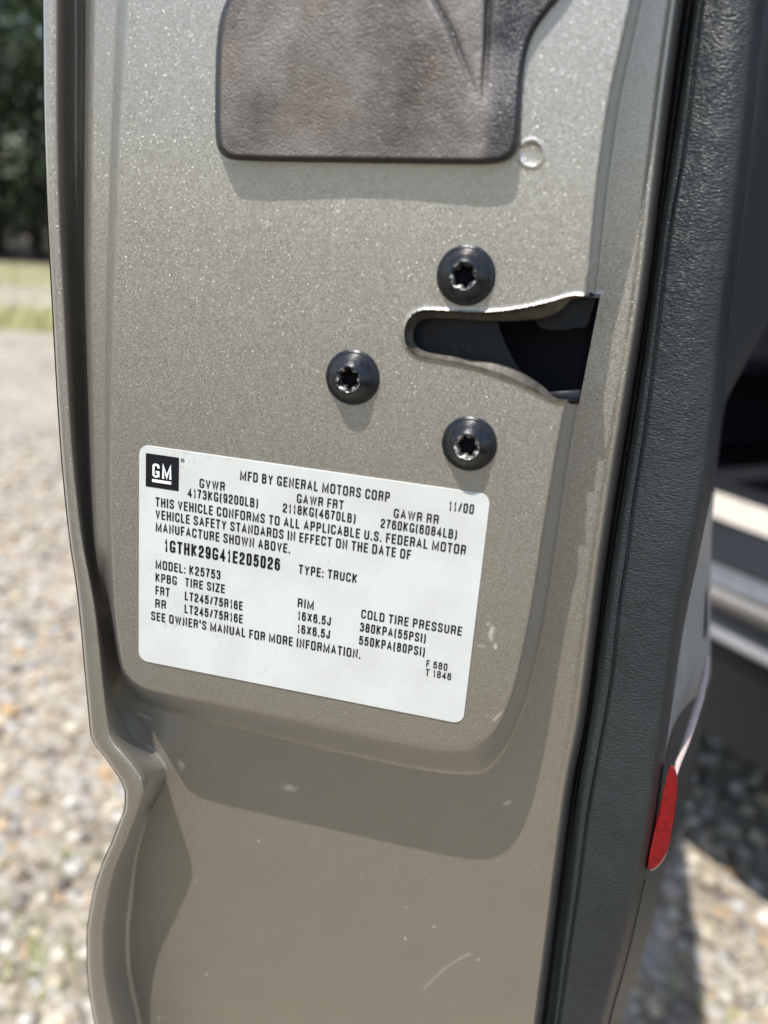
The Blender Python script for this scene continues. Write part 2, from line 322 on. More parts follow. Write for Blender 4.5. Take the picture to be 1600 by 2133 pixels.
def tube(path, radii, seg=8):
    path = np.array(path, float); V = []; F = []
    for i, p in enumerate(path):
        t = path[min(i+1, len(path)-1)]-path[max(i-1, 0)]; t /= np.linalg.norm(t)
        a = np.cross(t, [0, 0, 1.0] if abs(t[2]) < .9 else [1.0, 0, 0]); a /= np.linalg.norm(a); b = np.cross(t, a)
        for k in range(seg):
            th = 2*math.pi*k/seg; V.append(p+radii[i]*(a*math.cos(th)+b*math.sin(th)))
    for i in range(len(path)-1):
        for k in range(seg): F.append((i*seg+k, i*seg+(k+1) % seg, (i+1)*seg+(k+1) % seg, (i+1)*seg+k))
    return V, F
def make_tree(seed, H, z0=.02):
    r = np.random.default_rng(seed)
    root = empty('woodland_tree', (0, 0, 0), 'tall dark green tree in the blurred woodland edge beyond the grass', 'tree', 'trees of the woodland edge')
    V, F = tube([(0, 0, -.2), (.1, 0, H*.3), (-.05, .1, H*.6), (.05, 0, H*.95)], [.22, .17, .11, .03])
    cl = []
    for k in range(26):
        z = H*r.uniform(z0, .95); a = r.uniform(0, 6.28); ln = (1.1-z/H)*H*.30*r.uniform(.7, 1.2)+.3
        e = np.array([math.cos(a)*ln, math.sin(a)*ln, z+ln*.25]); v, f = tube([(0, 0, z), e*[.5, .5, 0]+[0, 0, z+ln*.1], e], [.06, .04, .015], 5)
        o = len(V); V += v; F += [tuple(i+o for i in q_) for q_ in f]
        for s in (.45, .75, 1.0): cl.append((e*[s, s, 0]+[0, 0, z+ln*.25*s], ln*.34+.25))
    tr = mesh_obj('trunk', V, F, M['bark'], root)
    C = []; 
    for c, s in cl: C.append(r.normal(0, 1, (95, 3))*[s*.55, s*.55, s*.4]+c)
    C = np.concatenate(C); n = len(C); u = r.normal(0, 1, (n, 3)); u /= np.linalg.norm(u, axis=1)[:, None]; w_ = np.cross(u, r.normal(0, 1, (n, 3))); w_ /= np.linalg.norm(w_, axis=1)[:, None]
    s = r.uniform(.07, .15, (n, 1)); V2 = np.stack([C-u*s, C-w_*s*.5, C+u*s, C+w_*s*.5], 1).reshape(-1, 3); F2 = np.arange(n*4).reshape(-1, 4)
    cr = tri_mesh('crown', V2, F2, M['leaf'], False); cr.parent = root
    return root, [tr, cr]
protos = [make_tree(11, 11.0), make_tree(12, 13.0), make_tree(13, 9.0)]
spots = []
for k in range(27):
    a = math.radians(-58+k*2.1+random.uniform(-.7, .7)); R_ = 27.5+3.2*(k % 3)+random.uniform(-1, 1); spots.append((math.sin(a)*R_, math.cos(a)*R_))
vis = [s for s in spots if -45 < math.degrees(math.atan2(s[0], s[1])) < -24]
for k, (x, y) in enumerate(vis):
    root, ch = protos[k % 3]
    if k >= 3:
        nr = root.copy(); col.objects.link(nr)
        for c in ch:
            cc = c.copy(); col.objects.link(cc); cc.parent = nr
        root = nr
    root.location = (x, y, GZ); root.rotation_euler = (0, 0, k*1.3)
shade, sch = make_tree(21, 9.5, .42)                   # unseen tree, added behind the camera to darken the left of the door
shade.name = 'added_shade_tree'; shade['label'] = 'unseen high-crowned tree added behind the camera to darken the open door'; del shade['group']; shade.location = (-4.0, -6.3, GZ)
# ------------------------------------------------------------------ truck (one thing; door, cab and fittings are its parts)
truck = empty('pickup_truck', (0.0, 0.0, GZ), 'pewter metallic pickup truck with its driver door standing open, showing latch and certification sticker', 'truck')
def part(o, par=None): setparent(o, par) if par is not None and par is truck else None
class _P: pass
def attach(o, par):
    o.parent = par
    if par is truck: o.matrix_parent_inverse = Matrix.Translation(-Vector(truck.location))
    return o
# --- outline curves of the door end, traced as (height, across)
YT, YB = -900, 3250
O = curve([(-900, 60), (-400, 78), (0, 90), (200, 92), (450, 100), (600, 108), (900, 125), (1100, 143), (1250, 164), (1400, 178), (1500, 187), (1530, 190), (1550, 198), (1570, 214), (1600, 235), (1630, 255), (1655, 262), (1680, 261), (1710, 251), (1750, 236), (1800, 214), (1850, 198), (1900, 188), (1950, 182), (2000, 182), (2050, 185), (2133, 198), (2300, 235), (2700, 335), (3250, 470)])
LW = curve([(-900, 24), (0, 24), (450, 20), (900, 20), (1100, 23), (1300, 32), (1500, 37), (1560, 43), (1600, 47), (1640, 40), (1680, 28), (1750, 24), (1850, 22), (2000, 24), (2133, 30), (3250, 40)])
V = curve([(-900, 172), (0, 160), (450, 160), (900, 174), (1100, 184), (1250, 204), (1400, 234), (1460, 250), (1500, 268), (1540, 300), (1575, 335), (1606, 352), (1640, 340), (1694, 310), (1750, 294), (1803, 283), (1869, 278), (1940, 272), (2000, 273), (2109, 292), (2300, 340), (3250, 600)])
T0 = curve([(-900, 1570), (0, 1425), (300, 1385), (600, 1350), (850, 1311), (1000, 1287), (1181, 1260), (1500, 1219), (1642, 1192), (1962, 1150), (2133, 1128), (3250, 985)])
crestL = [(-1100, 300), (-400, 280), (0, 268), (150, 259), (300, 251), (450, 246), (700, 236), (900, 233), (1000, 232), (1200, 237), (1300, 244), (1370, 254)]
crest = [(x, y) for y, x in crestL] + [(262, 1400), (280, 1420), (312, 1436), (500, 1474), (700, 1514), (850, 1545), (920, 1556), (970, 1556), (1008, 1540), (1036, 1508), (1055, 1468), (1072, 1420), (1094, 1320), (1110, 1230), (1126, 1120), (1146, 1000), (1163, 900), (1190, 780), (1222, 600), (1236, 420), (1262, 220), (1290, 100), (1312, 0), (1370, -300), (1500, -1100)]
foot = [(V(y), y) for y in (-1100, -400, 0, 450, 900, 1100, 1250, 1400)] + [(250, 1450), (275, 1480), (320, 1500), (400, 1524), (560, 1572), (700, 1612), (850, 1645), (950, 1662), (1010, 1668), (1050, 1655), (1078, 1610), (1100, 1550), (1130, 1450), (1166, 1290), (1187, 1150), (1205, 1000), (1232, 820), (1262, 600), (1284, 420), (1312, 220), (1336, 100), (1360, 0), (1420, -300), (1555, -1100)]
def sdf(px, py, poly):
    """signed distance, positive outside"""
    P = np.array(poly, float); best = np.full(px.shape, 1e9); inside = np.zeros(px.shape, bool)
    for i in range(len(P)):
        a = P[i]; b = P[(i+1) % len(P)]; ab = b-a
        t = np.clip(((px-a[0])*ab[0]+(py-a[1])*ab[1])/(ab@ab), 0, 1)
        best = np.minimum(best, np.hypot(px-a[0]-t*ab[0], py-a[1]-t*ab[1]))
        if a[1] != b[1]:
            c = ((a[1] > py) != (b[1] > py)) & (px < (b[0]-a[0])*(py-a[1])/(b[1]-a[1])+a[0]); inside ^= c
    return np.where(inside, -best, best)
def smooth_poly(poly, n=2):
    P = np.array(poly, float)
    for _ in range(n):
        Q = np.roll(P, -1, 0); P = np.stack([P*.75+Q*.25, P*.25+Q*.75], 1).reshape(-1, 2)
    return P
crestS = smooth_poly(crest, 1); footS = smooth_poly(foot, 1)
DL = 0.0235                                            # the lower face lies 20 mm behind the latch face
def depth_at(x, y):
    lip = 0.0025+0*x
    o = O(y); L = o+LW(y); v = V(y)
    base = DL*np.ones_like(x)
    left = sm((1380-y)/260)*sm((420-x)/150)
    base = base-(DL-0.019)*left
    # outer lip and inner wall of the left flange
    tl = sm((x-L)/np.maximum(v-L, 1)); t_in = np.clip((x-o)/np.maximum(L-o, 1), 0, 1)
    lipd = lip + 0.0016*(1-np.clip((x-o)/5, 0, 1))**2 + 0.0005*np.sin(t_in*math.pi)*-1
    # hem edge: a 0.7 mm step where the folded skin ends
    step = 0.0008*sm((x-L+1)/3)*sm((y-1250)/150)*sm((1720-y)/60)
    dflange = lipd+step+(base-lip-step*0)*tl
    d = np.where(x < v, dflange, base)
    # latch plateau
    dc = sdf(x, y, crestS); df = sdf(x, y, footS)
    t = np.where(dc <= 0, 0, np.where(df >= 0, 1, dc/np.maximum(dc-df, 1e-6)))
    rr = sm(t*1.8); pl = base*rr
    d = np.where(df < 0, np.where(x < v, np.minimum(dflange, base), pl), d)
    # upper left: steep wall, narrow shelf, then a short step up to the plateau
    P_ = curve(crestL)(y); s_ = (x-v)/np.maximum(P_-v, 1)
    prof = np.interp(s_, [0, .07, .26, .36, .66, .76, .97, 1.0, 1.3], [0.019, 0.0175, 0.0058, 0.0047, 0.0036, 0.0032, 0.0004, 0.0, 0.0])
    wl = sm((1330-y)/200)*((s_ > 0) & (s_ < 1.02))
    d = d*(1-wl)+prof*wl
    # small crease where the plateau meets the left return
    # right rim rolls away
    e = T0(y); d = d+0.009*np.clip((x-(e-20))/20, 0, 1)**2.2 - 0.0006*np.exp(-((x-(e-24))/7)**2)
    # small embossed ring beside the cover
    rr_ = np.hypot(x-1107, (y-320)*1.0/1.35*1.2); a = np.arctan2(y-320, x-1107)
    ring = .65*np.exp(-((rr_-25)/4.0)**2)*(1-0.85*sm((np.cos(a-math.radians(185))-.75)/.2))
    d = d-0.00045*ring+0.0002*np.exp(-(rr_/20)**4)
    return d
rows = np.concatenate([np.arange(YT, -60, 30), np.arange(-60, 2200, 3.2), np.arange(2200, YB+1, 30)])
U = []
SLOT = np.array([(1251, 612), (1215, 616), (1194, 613), (1151, 627), (1087, 641.5), (1024, 650), (981, 650.5), (926, 646), (884, 643.5), (860, 652), (845, 672), (841, 699), (848, 726), (868, 745), (917, 753), (968, 761), (1024, 777.5), (1079, 799), (1121, 820), (1148, 835), (1170, 839), (1207, 837)], float)
def resample(P, n, closed=True):
    P = np.array(P, float); Q = np.vstack([P, P[:1]]) if closed else P
    s = np.r_[0, np.cumsum(np.hypot(*np.diff(Q, axis=0).T))]; t = np.linspace(0, s[-1], n, endpoint=not closed)
    return np.stack([np.interp(t, s, Q[:, 0]), np.interp(t, s, Q[:, 1])], -1)
slot_s = np.vstack([smooth_poly(SLOT[1:-1], 0)[:], ])
# round only the closed, left part of the slot
def chaikin_open(P, n):
    P = np.array(P, float)
    for _ in range(n):
        Q = [P[0]]
        for a, b in zip(P[:-1], P[1:]): Q += [a*.75+b*.25, a*.25+b*.75]
        P = np.array(Q+[P[-1]])
    return P
SLOTS = chaikin_open(SLOT, 2)
nc = 8+16+16+14+360+60+34
yy = rows
def cols_for(y):
    o = O(y); L = o+LW(y); v = np.maximum(V(y), L+10); e = T0(y); m = v+70; k = e-26
    return np.concatenate([np.linspace(o, L, 14, endpoint=False), np.linspace(L, v, 22, endpoint=False), np.linspace(v, m, 26, endpoint=False), np.linspace(m, k, 330, endpoint=False), np.linspace(k, e, 14)])
X = np.array([cols_for(float(y)) for y in yy]); Y = np.repeat(yy[:, None], X.shape[1], 1)
# pull grid points near the slot outline onto it
sd = sdf(X, Y, SLOTS)
near = np.abs(sd) < 1.9
ii = np.argwhere(near); SP = resample(SLOTS, 2400)
for i, j in ii:
    k = np.argmin((SP[:, 0]-X[i, j])**2+(SP[:, 1]-Y[i, j])**2); X[i, j], Y[i, j] = SP[k]
D = depth_at(X, Y)
# gently lift the slot edge
sd2 = sdf(X, Y, SLOTS)
D = D-0.0004*np.exp(-(np.clip(sd2, 0, 99)/3.5)**2)
cxm = (X[:-1, :-1]+X[1:, :-1]+X[1:, 1:]+X[:-1, 1:])/4; cym = (Y[:-1, :-1]+Y[1:, :-1]+Y[1:, 1:]+Y[:-1, 1:])/4
keep = sdf(cxm, cym, SLOTS) > 0
PP = pix(X, Y, D)
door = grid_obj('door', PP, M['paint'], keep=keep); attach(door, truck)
door['label'] = 'open driver door end in pewter metallic paint'
# marks and dirt painted on the door's surface
def blob(cx, cy, rx, ry, ang=0, seed=0):
    c, s = math.cos(ang), math.sin(ang); dx = X-cx; dy = Y-cy; u = (dx*c+dy*s)/rx; v = (-dx*s+dy*c)/ry
    wob = .35*np.sin(dx*.31+seed)*np.cos(dy*.27+seed*2)+.25*np.sin(dx*.9+dy*.7+seed)
    return sm(1.3-(u*u+v*v)+wob-.3)
marks = np.zeros_like(X)
for b_ in ((1024, 1318, 7, 20, .1, 1), (1032, 1345, 5, 10, .2, 4), (1003, 1346, 12, 2.5, .1, 2), (1018, 1300, 5, 4, 0, 3), (603, 1641, 20, 9, .1, 5), (377, 1594, 9, 12, 0, 6), (1037, 1492, 20, 2.6, -.75, 7), (1056, 1672, 10, 6, -.6, 8), (540, 1752, 4, 3, 0, 9), (905, 1930, 4, 3, 0, 3), (845, 1955, 3, 4, 0, 3), (846, 1890, 3, 3, 0, 2), (408, 1835, 3, 3, 0, 2), (331, 2120, 4, 4, 0, 2), (997, 1998, 4, 5, 0, 2), (430, 2030, 4, 4, 0, 1), (300, 1492, 22, 2.4, .35, 2)):
    marks = np.maximum(marks, blob(*b_)*.75)
sxp = np.linspace(0, 1, 40); scr = np.stack([885+95*sxp, 2058-70*sxp-10*np.sin(sxp*3)], -1)
for p in scr: marks = np.maximum(marks, .42*np.exp(-((X-p[0])**2+(Y-p[1])**2)/5))
dirt = np.zeros_like(X)
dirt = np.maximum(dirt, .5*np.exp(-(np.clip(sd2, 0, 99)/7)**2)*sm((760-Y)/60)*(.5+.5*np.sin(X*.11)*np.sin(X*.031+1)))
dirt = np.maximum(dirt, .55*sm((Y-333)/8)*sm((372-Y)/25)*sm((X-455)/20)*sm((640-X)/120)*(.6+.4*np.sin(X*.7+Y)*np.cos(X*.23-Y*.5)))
for (a, b2) in ((418, 527), (922, 397)): dirt = np.maximum(dirt, blob(a, b2, 3.5, 3, 0, 1))
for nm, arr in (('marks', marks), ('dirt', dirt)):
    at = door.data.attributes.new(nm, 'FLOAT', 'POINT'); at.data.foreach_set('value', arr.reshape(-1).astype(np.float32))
# outer skin and underside, running forward to the hinges (real depth behind the outline)
ys_ = np.concatenate([np.arange(YT, 1400, 60), np.arange(1400, 2200, 12), np.arange(2200, YB+1, 60)])
o_pts = pix(O(ys_), ys_, 0.0041)
ds = np.array([0, .002, .006, .02, .08, .3, .7, 1.40])
skin = np.stack([o_pts+np.array([0.004*min(1, d/.006)*0 - 0.0009*math.exp(-((d-.003)/.003)**2)+.02*d*d*0, d, 0]) for d in ds], 1)
skin[:, :, 0] += 0.035*(ds**2)[None]
sk = grid_obj('outer_skin', skin[::-1], M['paint']); attach(sk, door)
print('door built')
# --- latch bezel inside the slot
INN = np.array([(1252, 618), (1215, 621), (1186, 623), (1176, 650), (1130, 665), (1066, 670.5), (1002, 670), (939, 665), (892, 662.5), (871, 671), (860, 692), (864, 717), (884, 733), (939, 741), (994, 750), (1045, 758), (1087, 775), (1126, 799), (1147, 820), (1158, 831), (1180, 833), (1206, 832)], float)
a = resample(chaikin_open(SLOT, 2), 300, False); b = resample(chaikin_open(INN, 2), 300, False)
# match by nearest parameter on the outer curve
bb = resample(chaikin_open(INN, 2), 1500, False)
near_i = np.array([np.argmin(((bb-p)**2).sum(1)) for p in a]); near_i = np.maximum.accumulate(near_i)
ks = np.ones(9)/9
inner = bb[near_i]; inner = np.stack([np.convolve(np.r_[[inner[0, c]]*4, inner[:, c], [inner[-1, c]]*4], ks, 'valid') for c in (0, 1)], -1)
dout = depth_at(a[:, 0], a[:, 1])
def ringrow(t, extra): q_ = a*(1-t)+inner*t; return pix(q_[:, 0], q_[:, 1], dout*(1-t)+extra)
ringP = np.stack([pix(a[:, 0], a[:, 1], dout-.0003), pix(a[:, 0], a[:, 1], dout+.0009), ringrow(.12, .0015), ringrow(.35, .0028), ringrow(.85, .0032), ringrow(1.0, .0040), ringrow(1.0, .0075)], 0)
bz = grid_obj('slot_edge', ringP, M['steel']); attach(bz, door)
bz['label'] = 'dirty tan steel edge lining the latch slot'
# --- latch mechanism (dark)
def poly_prism(name, pts, d0, d1, mat, par, bev=0.0):
    """closed outline in picture coordinates, front face at depth d0, back at d1"""
    P = np.array(pts, float); n = len(P); c = P.mean(0)
    rings = [(P, d0+bev*.9)] if bev else []
    ins = P+(c-P)/np.linalg.norm(c-P, axis=1)[:, None]*(bev*5000*.75) if bev else P
    layers = [(ins, d0)]+([(P+(ins-P)*.3, d0+bev*.3), (P, d0+bev)] if bev else [])+[(P, d1)]
    Vv = []; F = []
    for q_, d in layers: Vv += list(pix(q_[:, 0], q_[:, 1], d))
    for k in range(len(layers)-1):
        for i in range(n):
            j = (i+1) % n; F.append((k*n+i, k*n+j, (k+1)*n+j, (k+1)*n+i))
    F.append(tuple(range(n))[::-1]); F.append(tuple((len(layers)-1)*n+i for i in range(n)))
    o = mesh_obj(name, Vv, F, mat, smooth=bool(bev)); 
    if bev:
        for p_ in o.data.polygons:
            if len(p_.vertices) > 4: p_.use_smooth = False
    attach(o, par); return o
latch = empty('tmp', (0, 0, 0), 'x', 'x'); bpy.data.objects.remove(latch)
house = poly_prism('door_latch', [(800, 590), (1262, 590), (1222, 860), (800, 870)], 0.0262, 0.040, M['void'], truck)
house['label'] = 'black door latch seen inside the slot'
poly_prism('latch_fork', chaikin_open([(838, 650), (1034, 655), (1046, 700), (1078, 765), (1110, 800), (838, 770), (838, 650)], 1)[:-1], 0.0085, 0.0135, M['latch'], house, bev=.0006)
poly_prism('rubber_bumper', chaikin_open([(1100, 610), (1246, 600), (1232, 650), (1222, 684), (1195, 683), (1178, 690), (1130, 688), (1112, 672), (1100, 610)], 2)[:-1], 0.0095, 0.016, M['latch'], house, bev=.0006)
poly_prism('latch_ledge', [(1140, 816), (1210, 812), (1206, 842), (1146, 842)], 0.0075, 0.014, M['latch'], house, bev=.0008)
# --- text helper
HS = .080                                             # half the pen width, cap height = 1
_P6 = [(.93, .80), (.9, 1), (0, 1), (0, .6), (0, .35), (0, 0), (1, 0), (1, .3), (1, .60), (0, .64), (0, .34)]
_O = [(.5, 1), (1, 1), (1, .60), (1, .40), (1, 0), (.5, 0), (0, 0), (0, .40), (0, .60), (0, 1), (.5, 1)]
_C = [(1, .74), (1, 1), (0, 1), (0, .60), (0, .40), (0, 0), (1, 0), (1, .32)]
GL = {  # glyph: (width, [(curved?, points)])
 'A': (.56, [(0, [(0, 0), (.5, 1), (1, 0)]), (0, [(.17, .3), (.83, .3)])]),
 'B': (.50, [(0, [(0, 0), (0, 1)]), (1, [(0, 1), (.5, 1), (.93, 1), (.93, .54), (.5, .54), (0, .54)]), (1, [(0, .54), (.5, .54), (1, .54), (1, 0), (.5, 0), (0, 0)])]),
 'C': (.51, [(1, _C)]), 'D': (.52, [(0, [(0, 0), (0, 1)]), (1, [(0, 1), (.3, 1), (1, 1), (1, .55), (1, .45), (1, 0), (.3, 0), (0, 0)])]),
 'E': (.44, [(0, [(1, 1), (0, 1), (0, 0), (1, 0)]), (0, [(0, .52), (.9, .52)])]), 'F': (.42, [(0, [(1, 1), (0, 1), (0, 0)]), (0, [(0, .5), (.88, .5)])]),
 'G': (.53, [(1, [(1, .74), (1, 1), (0, 1), (0, .60), (0, .40), (0, 0), (1, 0), (1, .3)]), (0, [(1, .06), (1, .38), (.70, .38)])]),
 'H': (.51, [(0, [(0, 0), (0, 1)]), (0, [(1, 0), (1, 1)]), (0, [(0, .52), (1, .52)])]), 'I': (.15, [(0, [(.5, 0), (.5, 1)])]),
 'J': (.42, [(1, [(1, 1), (1, .35), (1, 0), (0, 0), (0, .32)])]), 'K': (.52, [(0, [(0, 0), (0, 1)]), (0, [(1, 1), (0, .36)]), (0, [(.3, .56), (1, 0)])]),
 'L': (.42, [(0, [(0, 1), (0, 0), (1, 0)])]), 'M': (.70, [(0, [(0, 0), (0, 1), (.5, .08), (1, 1), (1, 0)])]), 'N': (.52, [(0, [(0, 0), (0, 1), (1, 0), (1, 1)])]),
 'O': (.54, [(1, _O)]), 'P': (.49, [(0, [(0, 0), (0, 1)]), (1, [(0, 1), (.5, 1), (1, 1), (1, .46), (.5, .46), (0, .46)])]),
 'R': (.52, [(0, [(0, 0), (0, 1)]), (1, [(0, 1), (.5, 1), (1, 1), (1, .5), (.5, .5), (0, .5)]), (1, [(.5, .5), (.93, .5), (.93, .1), (1, 0)])]),
 'S': (.50, [(1, [(1, .76), (1, 1), (0, 1), (0, .56), (1, .46), (1, 0), (0, 0), (0, .24)])]), 'T': (.48, [(0, [(0, 1), (1, 1)]), (0, [(.5, 1), (.5, 0)])]),
 'U': (.52, [(1, [(0, 1), (0, .5), (0, 0), (1, 0), (1, .5), (1, 1)])]), 'V': (.54, [(0, [(0, 1), (.5, 0), (1, 1)])]), 'W': (.76, [(0, [(0, 1), (.25, 0), (.5, 1), (.75, 0), (1, 1)])]),
 'X': (.54, [(0, [(0, 1), (1, 0)]), (0, [(1, 1), (0, 0)])]), 'Y': (.54, [(0, [(0, 1), (.5, .42), (1, 1)]), (0, [(.5, .42), (.5, 0)])]), 'Z': (.48, [(0, [(0, 1), (1, 1), (0, 0), (1, 0)])]),
 '0': (.47, [(1, _O)]), '1': (.30, [(0, [(.0, .74), (.6, .80), (.8, 1), (.8, 0)])]), '2': (.47, [(1, [(0, .68), (0, 1), (1, 1), (1, .62), (.7, .44), (0, .24), (0, 0)]), (0, [(0, 0), (1, 0)])]),
 '3': (.47, [(1, [(0, .78), (0, 1), (.95, 1), (.95, .54), (.35, .54)]), (1, [(.35, .54), (1, .54), (1, 0), (0, 0), (0, .22)])]), '4': (.50, [(0, [(.74, 0), (.74, 1), (0, .27), (1, .27)])]),
 '5': (.47, [(0, [(.92, 1), (.14, 1), (.04, .48)]), (1, [(.04, .48), (.3, .68), (1, .68), (1, 0), (0, 0), (0, .22)])]), '6': (.47, [(1, _P6)]), '9': (.47, [(1, [(1-x, 1-y) for x, y in _P6])]),
 '7': (.45, [(0, [(0, 1), (1, 1)]), (1, [(1, 1), (.5, .55), (.36, 0)])]),
 '8': (.48, [(1, [(.5, 1), (.94, 1), (.94, .54), (.5, .54), (.06, .54), (.06, 1), (.5, 1)]), (1, [(.5, .54), (1, .54), (1, 0), (.5, 0), (0, 0), (0, .54), (.5, .54)])]),
 '(': (.24, [(1, [(1, 1.06), (0, .85), (0, .03), (1, -.18)])]), ')': (.24, [(1, [(0, 1.06), (1, .85), (1, .03), (0, -.18)])]), '/': (.36, [(0, [(0, 0), (1, 1)])]),
 '.': (.15, [(0, [(.5, -.01), (.5, .01)])]), ':': (.15, [(0, [(.5, -.01), (.5, .01)]), (0, [(.5, .60), (.5, .62)])]), "'": (.15, [(0, [(.5, .78), (.5, 1.05)])])}
def ribbon(P, hw):
    """flat pen stroke with mitred joints, as quads"""
    P = np.array(P, float); n = len(P); L_ = []
    for i in range(n):
        d0 = P[i]-P[i-1] if i else P[1]-P[0]; d1 = P[i+1]-P[i] if i < n-1 else P[-1]-P[-2]
        if i == 0 and n > 3 and np.allclose(P[0], P[-1]): d0 = P[-1]-P[-2]
        if i == n-1 and n > 3 and np.allclose(P[0], P[-1]): d1 = P[1]-P[0]
        d0 = d0/max(np.linalg.norm(d0), 1e-9); d1 = d1/max(np.linalg.norm(d1), 1e-9)
        nn = np.array([-d0[1]-d1[1], d0[0]+d1[0]]); l_ = np.linalg.norm(nn)
        nn = nn/l_ if l_ > 1e-6 else np.array([-d0[1], d0[0]])
        c = max(abs(nn@np.array([-d0[1], d0[0]])), .42); L_.append(nn*hw/c)
    L_ = np.array(L_); A = P+L_; B = P-L_
    V_ = np.vstack([A, B]); F_ = [(i, n+i, n+i+1, i+1) for i in range(n-1)]
    return V_, F_
def place_text(s, x0, x1, zb, cap, yd, hw=HS, gap=.19):
    """letters drawn with the pen strokes above, fitted between x0 and x1"""
    tot = 0; pos = []
    for ch in s:
        if ch == ' ': tot += .30; pos.append(None); continue
        pos.append(tot); tot += GL[ch][0]+gap+(.04 if ch == '1' else 0)
    tot -= gap; kx = (x1-x0)/(tot*cap)                   # horizontal fit
    V_ = []; F_ = []; ks = 0                          # each stroke a few microns proud of the last
    for ch, p in zip(s, pos):
        if p is None: continue
        w_, st_ = GL[ch]
        for cv, pts_ in st_:
            P = np.array(pts_, float)
            if cv: P = chaikin_open(P, 3)
            if not cv: pass
            P = np.stack([(p+hw*.9/kx+P[:, 0]*max(w_-1.8*hw/kx, 0))*kx, hw+P[:, 1]*(1-2*hw)], -1)
            if not np.allclose(P[0], P[-1]):
                for a_, b_ in ((0, 1), (-1, -2)):
                    d_ = P[a_]-P[b_]; d_ = d_/np.linalg.norm(d_)
                    if max(abs(d_)) > .995: P[a_] = P[a_]+d_*hw*(.98 if not cv else .3)
            v, f = ribbon(P, hw); o = len(V_)
            V_ += [(x0+a_*cap, yd-4e-6*(ks % 7), zb+b_*cap) for a_, b_ in v]; ks += 1; F_ += [tuple(i+o for i in q_) for q_ in f]
    return V_, F_
def join_text(name, entries, yd, mat, par, off=.075):
    VV = []; FF = []
    for e in entries:
        v, f = place_text(*e[:5], yd, *(e[5:] if len(e) > 5 else (off,))); o = len(VV); VV += v; FF += [tuple(i+o for i in q_) for q_ in f]
    ob = mesh_obj(name, VV, FF, mat, smooth=False); attach(ob, par); return ob
e1 = pv(945, 727, .0084); e2 = pv(981, 733, .0084); 
join_text('embossed_code', [('L13', e1.x, e2.x, (e1.z+e2.z)/2, .0021)], .0082, plain('embossed_shade', (.016, .019, .026), .35), house)
# --- certification label
lab_w, lab_h, lr = .0508, .0341, .0030
pts = []
for cx_, cz_, a0 in ((lab_w-lr, lab_h-lr, 0), (-lab_w+lr, lab_h-lr, 90), (-lab_w+lr, -lab_h+lr, 180), (lab_w-lr, -lab_h+lr, 270)):
    for k in range(9):
        t = math.radians(a0+k*90/8); pts.append((cx_+lr*math.cos(t), cz_+lr*math.sin(t)))
n_ = len(pts); LV = [(x, -.00032, z) for x, z in pts]+[(x*1.0008, -.00022, z*1.0008) for x, z in pts]+[(x*1.001, .0002, z*1.001) for x, z in pts]
LF = [tuple(range(n_))]+[(k*n_+i, k*n_+(i+1) % n_, (k+1)*n_+(i+1) % n_, (k+1)*n_+i) for k in range(2) for i in range(n_)]
labo = mesh_obj('certification_sticker', LV, LF, M['label'], smooth=False); attach(labo, truck)
labo['label'] = 'white vehicle certification sticker with rounded corners and black print'
TX = [('MFD BY GENERAL MOTORS CORP', 500, 1000, 811, 1045, 20), ('GVWR', 415.5, 1015.5, 468, 1023, 19), ('4173KG(9200LB)', 391, 1036, 537, 1057, 19),
      ('GAWR FRT', 618, 1047.5, 715, 1061, 19), ('2118KG(4670LB)', 589, 1067.5, 740, 1089, 19), ('GAWR RR', 819.5, 1078.7, 913, 1091, 19), ('2760KG(6084LB)', 792.5, 1100, 951, 1121.5, 19),
      ('11/00', 934, 1063, 986, 1071, 20), ('THIS VEHICLE CONFORMS TO ALL APPLICABLE U.S. FEDERAL MOTOR', 324, 1055, 969.5, 1155, 19), ('VEHICLE SAFETY STANDARDS IN EFFECT ON THE DATE OF', 324, 1081, 855, 1164.5, 19),
      ('MANUFACTURE SHOWN ABOVE.', 324.5, 1108, 604, 1151, 19), ('1GTHK29G41E205026', 342.5, 1149, 582.5, 1188, 25, .085), ('MODEL: K25753', 324, 1185, 459, 1206, 18.5), ('TYPE: TRUCK', 622, 1194.5, 743, 1214.5, 19),
      ('KPBG', 324, 1211, 368, 1218.5, 18), ('TIRE SIZE', 385.5, 1222, 468, 1235, 18), ('FRT', 324, 1238, 353, 1243, 18), ('LT245/75R16E', 385, 1251, 505, 1270, 18), ('RR', 323.5, 1265, 345.5, 1269, 18),
      ('LT245/75R16E', 384.5, 1278, 505, 1297, 18), ("SEE OWNER'S MANUAL FOR MORE INFORMATION.", 315, 1292, 750.5, 1371, 18), ('RIM', 620, 1264.5, 653, 1269.5, 18.5), ('16X6.5J', 619.5, 1291.5, 688.5, 1302.5, 18.5),
      ('16X6.5J', 618.5, 1318.5, 686.5, 1330, 18.5), ('COLD TIRE PRESSURE', 752, 1287.5, 961, 1324, 18.5), ('380KPA(55PSI)', 749.5, 1314.5, 886, 1339, 18.5), ('550KPA(80PSI)', 747.5, 1342, 884, 1367, 18.5), ('F 580', 887.5, 1389, 931, 1396.5, 14.5), ('T 1846', 886, 1407, 939, 1416.5, 14.5)]
ent = []
for t_ in TX:
    s, xa, ya, xb, yb, cap = t_[:6]; A_ = pv(xa, ya, -.0004); B_ = pv(xb, yb, -.0004)
    if s.endswith(')'): 
        pass
    Cc = pv(xa, ya-cap, -.0004)
    ent.append((s, A_.x, B_.x, (A_.z+B_.z)/2, (Cc-A_).length, t_[6] if len(t_) > 6 else .077))
pt = join_text('printed_text', ent, -.00042, M['ink'], labo)
